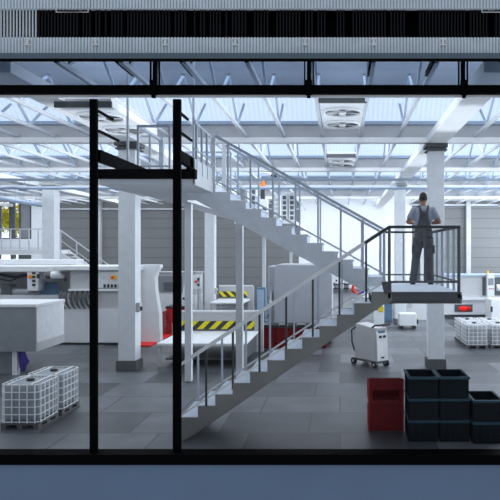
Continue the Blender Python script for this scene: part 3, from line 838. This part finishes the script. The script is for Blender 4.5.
# machine B : long white machine with hanging hoses
mb = empty('coating_machine', (-7.5, 20, 0), 'long pale machine with a row of dark hanging hoses and flared end plate', 'machine')
XB0, XB1 = -8.7, -6.47
bx('body', 'machinewarm', XB0, XB1, 19.35, 20.9, .05, 2.42, mb)
bx('top_cover', 'white', XB0-.48, XB1+.05, 19.15, 21.0, 2.40, 2.54, mb, .02)
bx('ledge', 'white', XB0, XB1, 19.2, 19.4, 1.74, 1.80, mb)
bx('lower_panel', 'machine', XB0-.45, XB1, 19.28, 19.36, .08, 1.15, mb)
bx('plinth', 'machinedark', XB0-.4, XB1, 19.4, 20.8, 0, .06, mb)
for k in range(7):
    px = 61.5 + 5.0*k
    X = (px-CX)*19.2/F
    c = MB(); c.tube([(X, 19.3, 1.74), (X-.03, 19.2, 1.68), (X-.02, 19.14, 1.55), (X+.04, 19.14, 1.34), (X+.12, 19.2, 1.16)], [.03, .045, .05, .04, .015], 10)
    c.build('hose', 'hose', mb)
pc = bx('control_panel', 'machine', (97-CX)*19.3/F, (119.5-CX)*19.3/F, 19.27, 19.36, 1.84, 2.36, mb)
c = MB(); xb = (113.5-CX)*19.2/F; c.tube([(xb, 19.2, 2.17), (xb, 19.28, 2.17)], .075, 16); c.build('stop_plate', 'yellow', pc)
c = MB(); c.tube([(xb-.03, 19.17, 2.17), (xb-.03, 19.21, 2.17)], .05, 14); c.build('stop_button', 'ered', pc)
for k in range(5):
    xb = (104.5+3.6*k-CX)*19.25/F; bx('socket', 'cap', xb-.035, xb+.035, 19.25, 19.28, 1.85, 1.95, pc)
# flared end plate
pz = lambda px, py, Y=19.2: ((px-CX)*Y/F, CAMZ-(py-CY)*Y/F)
poly = [pz(136, 345), pz(136, 265), pz(156, 265), pz(156, 268), pz(152.5, 273), pz(151, 279), pz(151.5, 290), pz(153, 302), pz(155.5, 316), pz(156, 345)]
MB().prism(poly, 1, 19.6, 19.95).build('end_plate', 'white', mb, bevel=.01)

# box on the first column
def handle(X, Y, z, where):
    r = empty('switch_box', (X, Y, z), 'small grey isolator switch mounted on the %s' % where, 'switch', 'column switches')
    bx('switch_body', 'machinewarm', X, X+.10, Y-.09, Y+.09, z, z+.24, r, .01)
    bx('switch_handle', 'cap', X+.08, X+.14, Y-.06, Y+.02, z+.04, z+.14, r)
handle(-5.185, 15.32, 1.47, 'right side of the nearest concrete column at left')
handle(-5.13, 24.62, 1.25, 'farther white column behind the hazard striped tables')

# machine C : grey windowed machine behind the mullion
mc = empty('sorting_machine', (-7.0, 24.6, 0), 'grey machine with tinted window behind the black mullion and red mesh guard', 'machine')
bx('base', 'machine', -7.9, -5.8, 24.1, 25.4, 0, 1.25, mc)
bx('hood', 'machinewarm', -7.9, -5.8, 24.2, 25.4, 1.25, 2.12, mc)
bx('window', 'window', -7.45, -6.35, 24.17, 24.2, 1.35, 2.0, mc)
bx('window_insert', 'machinedark', -7.1, -6.75, 24.15, 24.17, 1.4, 1.75, mc)
bx('top_edge', 'steel', -7.95, -5.75, 24.15, 25.4, 2.1, 2.16, mc)
g = empty('mesh_guard', (-6.3, 21.5, 0), 'red mesh guard panel standing on the floor beside the red mat', 'guard')
fr = MB()
x0, x1 = -6.66, -6.05
fr.bar((x0, 21.5, 0), (x0, 21.5, .74), .04); fr.bar((x1, 21.5, 0), (x1, 21.5, .90), .04); fr.bar((x0, 21.5, .74), (x1, 21.5, .90), .04); fr.bar((x0, 21.5, .06), (x1, 21.5, .06), .04)
fr.build('guard_frame', 'red', g)
m_ = MB()
for k in range(1, 14):
    x = x0 + (x1-x0)*k/14; m_.bar((x, 21.5, .06), (x, 21.5, .74+.16*k/14), .030)
for k in range(1, 10): m_.bar((x0, 21.5, .08*k), (x1, 21.5, .08*k), .018)
m_.build('mesh_infill', 'redrail', g)
mt = MB(); mt.prism([(-6.50, 18.95), (-5.98, 18.95), (-6.0, 21.4), (-6.6, 21.4)], 2, 0, .05)
tag(mt.build('floor_mat', 'redmat', bevel=.01), 'bright red mat lying on the floor between the column and the mullion', 'mat')
rbx = empty('red_cabinet', (-5.9, 21.8, 0), 'red box on a pale base with black lid behind the black mullion', 'cabinet')
bx('base', 'machine', -6.25, -5.5, 21.6, 22.3, 0, .42, rbx); bx('box_body', 'red', -6.25, -5.5, 21.6, 22.3, .42, .95, rbx); bx('lid', 'cap', -6.28, -5.47, 21.57, 22.33, .95, 1.02, rbx)
rp = empty('dosing_pump', (-5.55, 21.9, 1.02), 'small white and black pump standing on the red box behind the mullion', 'pump')
MB().tube([(-5.62, 21.9, 1.02), (-5.62, 21.9, 1.6), (-5.58, 21.9, 1.8)], [.14, .11, .08], 12).build('pump_body', 'white', rp)
MB().tube([(-5.7, 21.82, 1.3), (-5.5, 21.75, 1.22), (-5.48, 21.75, 1.10)], .05, 8).build('pump_arm', 'cap', rp)

# hazard-striped tables
def table(name, x0, x1, yf, yb, zt, zp, zs0, zs1, label, hz, right_post=True):
    r = empty(name, ((x0+x1)/2, (yf+yb)/2, 0), label, 'work table', 'hazard striped work tables')
    bx('table_top', 'white', x0, x1, yf, yb, zt-.06, zt, r, .008)
    for x in (x0+.06, x1-.06):
        for y in (yf+.06, yb-.06): bx('leg', 'machinewarm', x-.035, x+.035, y-.035, y+.035, 0, zt-.06, r)
    bx('guard_panel', 'machinewarm', x0, x1-.02, yb, yb+.08, zt-.05, zp, r)
    bx('top_rail', 'white', x0, x1+.1, yb-.03, yb+.12, zp, zp+.05, r)
    bx('hazard_strip', hz, x0, x1-.12, yb-.014, yb, zs0, zs1, r)
    bx('hazard_backing', 'machinedark', x0, x1-.12, yb-.008, yb-.001, zs0-.05, zs0, r)
    bx('end_post', 'machinewarm', x1-.02, x1+.14, yb-.02, yb+.2, 0, zp, r)
    return r
tb = table('striped_table', -4.77, -2.45, 15.6, 18.0, .62, 1.18, .68, .92, 'white work table with yellow and black hazard strip in front, nearer of two', 'hazard')
bx('side_panel', 'machinedark', -2.56, -2.53, 15.7, 17.9, .08, .56, tb)
bx('undershelf', 'machinedark', -4.62, -2.6, 15.9, 17.9, .14, .18, tb)
table('striped_table', -5.05, -3.75, 23.2, 25.05, 1.02, 1.53, 1.10, 1.32, 'small white work table with yellow and black hazard strip, farther of two', 'hazardfar')
sb = empty('control_stand', (-4.75, 20.6, 0), 'white control box with red button on a thin stand beside the near post', 'control box')
MB().tube([(-4.88, 20.65, 0), (-4.88, 20.65, 1.8)], .03, 8).build('stand_pole', 'steel', sb)
bx('control_body', 'white', -5.02, -4.76, 20.5, 20.66, 1.72, 2.2, sb, .01)
c = MB(); c.tube([(-4.92, 20.47, 1.97), (-4.92, 20.5, 1.97)], .045, 12); c.build('button', 'ered', sb)
c = MB(); c.box(-4.87, -4.80, 20.48, 20.5, 2.0, 2.1); c.box(-4.87, -4.80, 20.48, 20.5, 1.82, 1.9); c.build('key_switch', 'cap', sb)
bc = empty('blue_cabinet', (-3.3, 25.6, 0), 'small blue grey cabinet beyond the farther striped table', 'cabinet')
bx('cabinet_body', 'blue', -3.55, -3.15, 25.3, 25.9, 0, 1.45, bc, .01); bx('door', 'flange', -3.5, -3.2, 25.28, 25.3, .1, 1.38, bc)

# big white cabinet with rounded top and red bins in front
wc = empty('machine_housing', (-1.3, 20, 0), 'big plain white machine housing with rounded corner behind the stairs', 'housing')
c = MB(); x0, x1, zt = -2.15, -.25, 2.58
poly = [(x0, .1), (x1, .1), (x1, zt)] + [(x0+.16-.16*math.sin(PI/2*k/6), zt-.16+.16*math.cos(PI/2*k/6)) for k in range(7)]
c.prism(poly, 1, 19.5, 21.2); c.build('housing_shell', 'housing', wc, bevel=.03)
bx('side_pod', 'housing', -2.36, -2.15, 19.7, 21.0, .3, 2.52, wc, .03)
bx('plinth', 'machinedark', -2.2, -.3, 19.6, 21.1, 0, .1, wc)
MB().tube([(-2.4, 19.6, .85), (-2.3, 19.5, 1.0), (-2.26, 19.55, 1.3), (-2.25, 19.65, 1.7)], .05, 8).build('drain_pipe', 'steel', wc)
for k, (x0, x1) in enumerate(((-2.5, -2.03), (-2.0, -1.5), (-1.45, -.95), (-.9, -.42))):
    nm = ['first from the left', 'second from the left', 'third from the left', 'rightmost'][k]
    r = empty('lidded_bin', ((x0+x1)/2, 18.9, 0), 'dark red bin with black lid before the white housing, %s' % nm, 'bin', 'red bins behind the stairs')
    bx('bin_body', 'redbin', x0, x1, 18.6, 19.2, .02, .64, r, .01)
    c = MB(); c.box(x0-.01, x1+.01, 18.58, 19.22, .64, .72); c.build('lid', 'cap', r)
    c = MB(); c.tube([(x0+.12, 18.57, .70), (x0+.12, 18.55, .76), (x1-.12, 18.55, .76), (x1-.12, 18.57, .70)], .014, 6); c.build('lid_handle', 'steel', r)

# equipment in front of the white wall
fm = empty('filter_machine', (0, 26, 0), 'white machine with twin steel filter cylinders seen under the upper flight', 'machine')
bx('body', 'machine', -.55, .95, 25.6, 26.8, 0, 1.35, fm); bx('back_panel', 'white', -.55, 1.0, 26.2, 26.8, 1.35, 2.35, fm)
for px in (336.5, 346.5):
    X = (px-CX)*25.3/F
    for zz in (1.40, 1.58): MB().tube([(X, 25.3, zz), (X, 25.3, zz+.05)], .128, 16).build('clamp_band', 'cap', fm)
    MB().tube([(X, 25.3, 1.3), (X, 25.3, 1.36), (X, 25.3, 1.66), (X, 25.3, 1.72)], [.08, .12, .12, .06], 16).build('filter_cylinder', 'steel', fm)
    MB().tube([(X, 25.3, 1.72), (X, 25.3, 1.8)], .04, 10).build('valve', 'cap', fm)
MB().tube([(-.3, 25.4, 1.62), (.85, 25.4, 1.62)], .025, 8).build('pipe', 'cap', fm)
bx('pipe_support', 'steel', -.30, .9, 25.45, 25.6, 1.30, 1.42, fm)
rl = empty('hose_coil', (.75, 25.0, 1.3), 'small red, white and blue coil hanging on the machine below the stair landing', 'coil')
X, Z = (359-CX)*24.9/F, CAMZ-(288-CY)*24.9/F
def coil(x, z, rr, t, m, name):
    c = MB(); c.tube([(x+rr*math.cos(2*PI*k/20), 24.9, z+rr*math.sin(2*PI*k/20)) for k in range(21)], t, 8); c.build(name, m, rl)
coil(X-.06, Z-.02, .20, .065, 'ered', 'red_hose'); coil(X+.04, Z+.10, .14, .06, 'bracket', 'white_hose')
MB().ell((X+.1, 24.85, Z+.02), (.09, .07, .11)).build('connector_body', 'bracket', rl)
MB().tube([(X, 24.84, Z-.18), (X+.22, 24.84, Z-.17)], .045, 8).build('blue_connector', mat('connector_blue', (.05, .06, .45)), rl)
MB().tube([(X, 24.94, Z-.05), (X, 25.59, Z-.15)], .03, 8).build('mounting_arm', 'steel', rl)

ps = empty('operator_pedestal', (1.48, 22, 0), 'white pedestal with a yellow warning plate behind the wheeled welding unit', 'pedestal')
bx('pedestal_body', 'white', 1.25, 1.62, 22.0, 22.3, 0, 1.02, ps, .01); bx('warning_plate', 'yellow', 1.42, 1.60, 21.985, 22.0, .78, .98, ps); bx('handle', 'cap', 1.30, 1.38, 21.97, 22.0, .85, .95, ps)
bb = empty('tote_box', (2.05, 26, 0), 'blue storage box standing behind the yellow plated pedestal', 'box')
bx('box_body', 'blue', 1.9, 2.25, 25.8, 26.3, 0, .85, bb, .01); bx('lid', 'flange', 1.88, 2.27, 25.78, 26.32, .85, .9, bb)
wc2 = empty('white_cart', (2.6, 23.3, 0), 'low white wheeled compressor on the floor under the landing, left of the column', 'compressor')
bx('body', 'white', 2.28, 2.95, 23.1, 23.7, .12, .60, wc2, .03)
for x in (2.38, 2.86):
    for y in (23.12, 23.66): MB().tube([(x, y-.03, .07), (x, y+.03, .07)], .07, 14).build('wheel', 'rubber', wc2)
bx('yellow_tag', 'yellow', 2.952, 2.99, 23.2, 23.4, .38, .46, wc2); bx('black_fitting', 'cap', 2.95, 3.02, 23.15, 23.5, .20, .36, wc2)
w3 = empty('utility_cabinet', (2.6, 26, 0), 'white cabinet with a grey hatch behind the low wheeled compressor', 'cabinet')
bx('cabinet_body', 'machine', 2.45, 3.9, 26.0, 26.8, 0, 1.1, w3, .015); bx('hatch', 'machinewarm', 2.95, 3.12, 25.98, 26.0, .55, .85, w3)

# right machine line
rm = empty('filling_machine', (6.5, 27.5, 0), 'long white machine with glazed hatches and a dark recess holding a red part at the right edge', 'machine')
bx('dark_plinth', 'machinedark', 4.7, 10, 27.05, 28.8, 0, .14, rm)
bx('body', 'white', 4.68, 10, 27.0, 28.8, .14, .84, rm)
bx('ledge', 'white', 4.66, 7.15, 26.85, 27.05, .80, .95, rm)
bx('upper_housing', 'white', 4.7, 10, 27.1, 28.8, .95, 1.86, rm)
bx('top_edge', 'flange', 4.66, 10.02, 27.0, 28.8, 1.86, 1.93, rm)
bx('glazed_hatch', 'machinewarm', 5.48, 6.42, 27.07, 27.1, 1.02, 1.80, rm); bx('hatch_frame', 'machinedark', 6.42, 6.56, 27.05, 27.1, 1.0, 1.82, rm)
bx('window', 'machinedark', 6.92, 8.2, 27.06, 27.1, 1.0, 1.82, rm)
MB().tube([(7.05, 27.02, 1.35), (8.0, 27.02, 1.35)], .16, 12).build('drum', 'white', rm)
pl = bx('control_pillar', 'white', 6.58, 6.9, 26.8, 27.1, .95, 2.0, rm, .01)
for k, mm in enumerate(('ered', 'blue', 'ered')):
    MB().tube([(6.68+.08*k, 26.78, 1.32), (6.68+.08*k, 26.8, 1.32)], .03, 10).build('button', mm, pl)
bx('screen', 'boxface', 6.62, 6.86, 26.785, 26.8, 1.48, 1.78, pl)
MB().tube([(6.62, 26.95, 2.0), (6.62, 26.95, 2.12)], .055, 12).build('beacon', 'yellow', rm)
bx('recess', 'machinedark', 5.15, 5.96, 26.98, 27.0, .27, .60, rm)
MB().ell((5.55, 26.97, .42), (.22, .06, .12)).build('red_part', emat('red_part', (.75, .01, .01), .5), rm)  # plain red shapes given a weak emission
MB().ell((5.80, 26.97, .42), (.14, .05, .09)).build('red_part', emat('red_part_dim', (.5, .01, .01), .3), rm)
rc = empty('side_cabinet', (7, 25.6, 0), 'white cabinet with a black handle at the right edge beside the caged containers', 'cabinet')
bx('cabinet_body', 'white', 6.35, 8.0, 25.2, 26.2, 0, .98, rc, .02); bx('handle', 'cap', 6.32, 6.40, 25.15, 25.2, .45, .68, rc)

# ================================================================== MEZZANINE at back left
mz = empty('mezzanine', (-18, 33, 0), 'white mezzanine floor with railing along the back left window wall', 'mezzanine')
bx('mezzanine_slab', 'white', XL+.05, -14.1, 30.0, 31.3, 2.86, 3.06, mz)
bx('front_wall', 'wallwhite', XL+.05, -16.6, 30.4, 30.5, 0, 2.2, mz)
c = MB(); c.bar((XL+.1, 30.05, 4.1), (-14.15, 30.05, 4.1), .05); c.bar((XL+.1, 30.05, 3.15), (-14.15, 30.05, 3.15), .035); c.build('handrail', 'truss', mz)
for k in range(18):
    X = -14.2 - .46*k; MB().box(X-.025, X+.025, 30.03, 30.08, 3.06, 4.1).build('baluster', 'truss', mz)
ms = empty('mezzanine_stair', (-12, 30.6, 0), 'white stair with railing descending from the mezzanine against the grey wall', 'staircase')
nst = 17; zz = 3.06/nst; rn = .25; xs = -14.08
for ys in (30.0, 31.1):
    poly = [(xs, 3.05), (xs+nst*rn, .0), (xs+nst*rn-.5, 0), (xs, 2.72)]
    MB().prism(poly, 1, ys, ys+.05).build('stringer', 'white', ms)
    if ys > 31: continue
    MB().bar((xs, ys+.02, 4.1), (xs+nst*rn, ys+.02, 1.04), .05).build('handrail', 'truss', ms)
    MB().bar((xs, ys+.02, 3.6), (xs+nst*rn, ys+.02, .54), .03).build('mid_rail', 'truss', ms)
    for k in range(6):
        X = xs + .1 + k*.8; z = 3.06 - (X-xs)*3.06/(nst*rn)
        MB().box(X-.025, X+.025, ys, ys+.05, z-.05, z+1.04).build('baluster', 'truss', ms)
for k in range(1, nst):
    MB().box(xs+(k-1)*rn, xs+k*rn+.03, 30.05, 31.1, 3.06-k*zz-.04, 3.06-k*zz).build('tread', 'machinewarm', ms)
du = empty('duct', (-15.7, 26, 5.42), 'blue grey duct running back under the roof above the mezzanine window', 'duct')
MB().tube([(-15.6, 26.0, 5.42), (-15.75, 32.0, 5.42)], .11, 12).build('duct_run', 'flange', du)
for k in range(3): MB().tube([(-15.62-.05*k, 27+2*k, 5.5), (-15.62-.05*k, 27+2*k, 6.85)], .02, 6).build('hanger', 'strut', du)

# ================================================================== TREES outside
def tree(x, y, h, m, label, spread, n, palm=False):
    r = empty('tree', (x, y, -.05), label, 'tree', 'trees beyond the back window')
    MB().tube([(x, y, -.05), (x+.1, y, h*.5), (x, y, h*.8)], [.2, .14, .1], 8).build('trunk', 'bark', r)
    c = MB()
    for k in range(n):
        a = random.uniform(0, 2*PI); e = random.uniform(-.6, .9); rr = spread*random.uniform(.3, 1)
        p = Vector((x+rr*math.cos(a)*math.cos(e), y+rr*math.sin(a)*math.cos(e), h*.72+rr*math.sin(e)*1.2))
        d = Vector((random.uniform(-1, 1), random.uniform(-1, 1), random.uniform(-.8, .6))).normalized(); L = random.uniform(.2, .5)
        q = d.cross(Vector((.3, .5, .8))).normalized()*.08
        v = [c.bm.verts.new(t) for t in (p, p+d*L*.5+q, p+d*L, p+d*L*.5-q)]; c.bm.faces.new(v)
    c.build('crown', m, r)
tree(-22.9, 42.0, 7.0, 'leaf', 'yellow leaved tree seen through the back left window, leftmost', 1.7, 1800)
tree(-21.4, 47.0, 8.2, 'leafgreen', 'green tree behind the yellow one beyond the back left window', 1.4, 500)
tree(-21.3, 40.0, 2.6, 'leafgreen', 'low green bush like tree beyond the window under the mezzanine', .6, 400)

# ================================================================== LIGHT
def area(name, loc, rot, sx, sy, power, col=(1, 1, 1)):
    l = bpy.data.lights.new(name, 'AREA'); l.shape = 'RECTANGLE'; l.size = sx; l.size_y = sy; l.energy = power; l.color = col
    o = bpy.data.objects.new(name, l); COL.objects.link(o); o.location = loc; o.rotation_euler = rot; return o
for k, (y, e) in enumerate(((12.2, 620), (18.2, 800), (23.8, 900), (29.4, 950), (34.6, 1350))):
    area('roof_fill', (-5, y, 6.80), (0, 0, 0), 32, 3.0, e, (.93, .965, 1.0))  # lamps added under the closed deck to top up the skylights
for y, e in ((12.6, 170), (18.4, 130)):
    area('ceiling_fill', (-5, y, 5.62), (PI, 0, 0), 33, 2.5, e, (.88, .94, 1.0))  # added lamps without fixtures, brightening the near ceiling from below
for i in range(1, len(yy)-1, 2):
    area('window_daylight', (XR+.3, (yy[i]+yy[i+1])/2, 3.5), (0, PI/2, 0), 4.2, yy[i+1]-yy[i], 700, (.92, .96, 1.0))

world = bpy.data.worlds.new('World'); scene.world = world; world.use_nodes = True
wn = world.node_tree; bg = wn.nodes['Background']
tc = wn.nodes.new('ShaderNodeTexCoord'); sp = wn.nodes.new('ShaderNodeSeparateXYZ'); mr = wn.nodes.new('ShaderNodeMapRange')
wn.links.new(tc.outputs['Generated'], sp.inputs[0]); wn.links.new(sp.outputs[1], mr.inputs[0])
mr.inputs[1].default_value = -.3; mr.inputs[2].default_value = .8; mr.inputs[3].default_value = .56; mr.inputs[4].default_value = 2.6
bg.inputs[0].default_value = (.72, .78, .86, 1); wn.links.new(mr.outputs[0], bg.inputs[1])          # the sun stands behind the hall

# ================================================================== CAMERA
cam = bpy.data.cameras.new('camera'); co = bpy.data.objects.new('camera', cam); COL.objects.link(co)
co.location = (0, 0, CAMZ); co.rotation_euler = (PI/2, 0, 0)
cam.sensor_width = 36; cam.lens = F/500*36; cam.shift_x = -(CX-250)/500; cam.shift_y = 0
cam.clip_end = 200
scene.camera = co
scene.view_settings.view_transform = 'Standard'; scene.view_settings.look = 'None'
scene.view_settings.exposure = 0; scene.view_settings.gamma = 1; scene.view_settings.use_curve_mapping = False
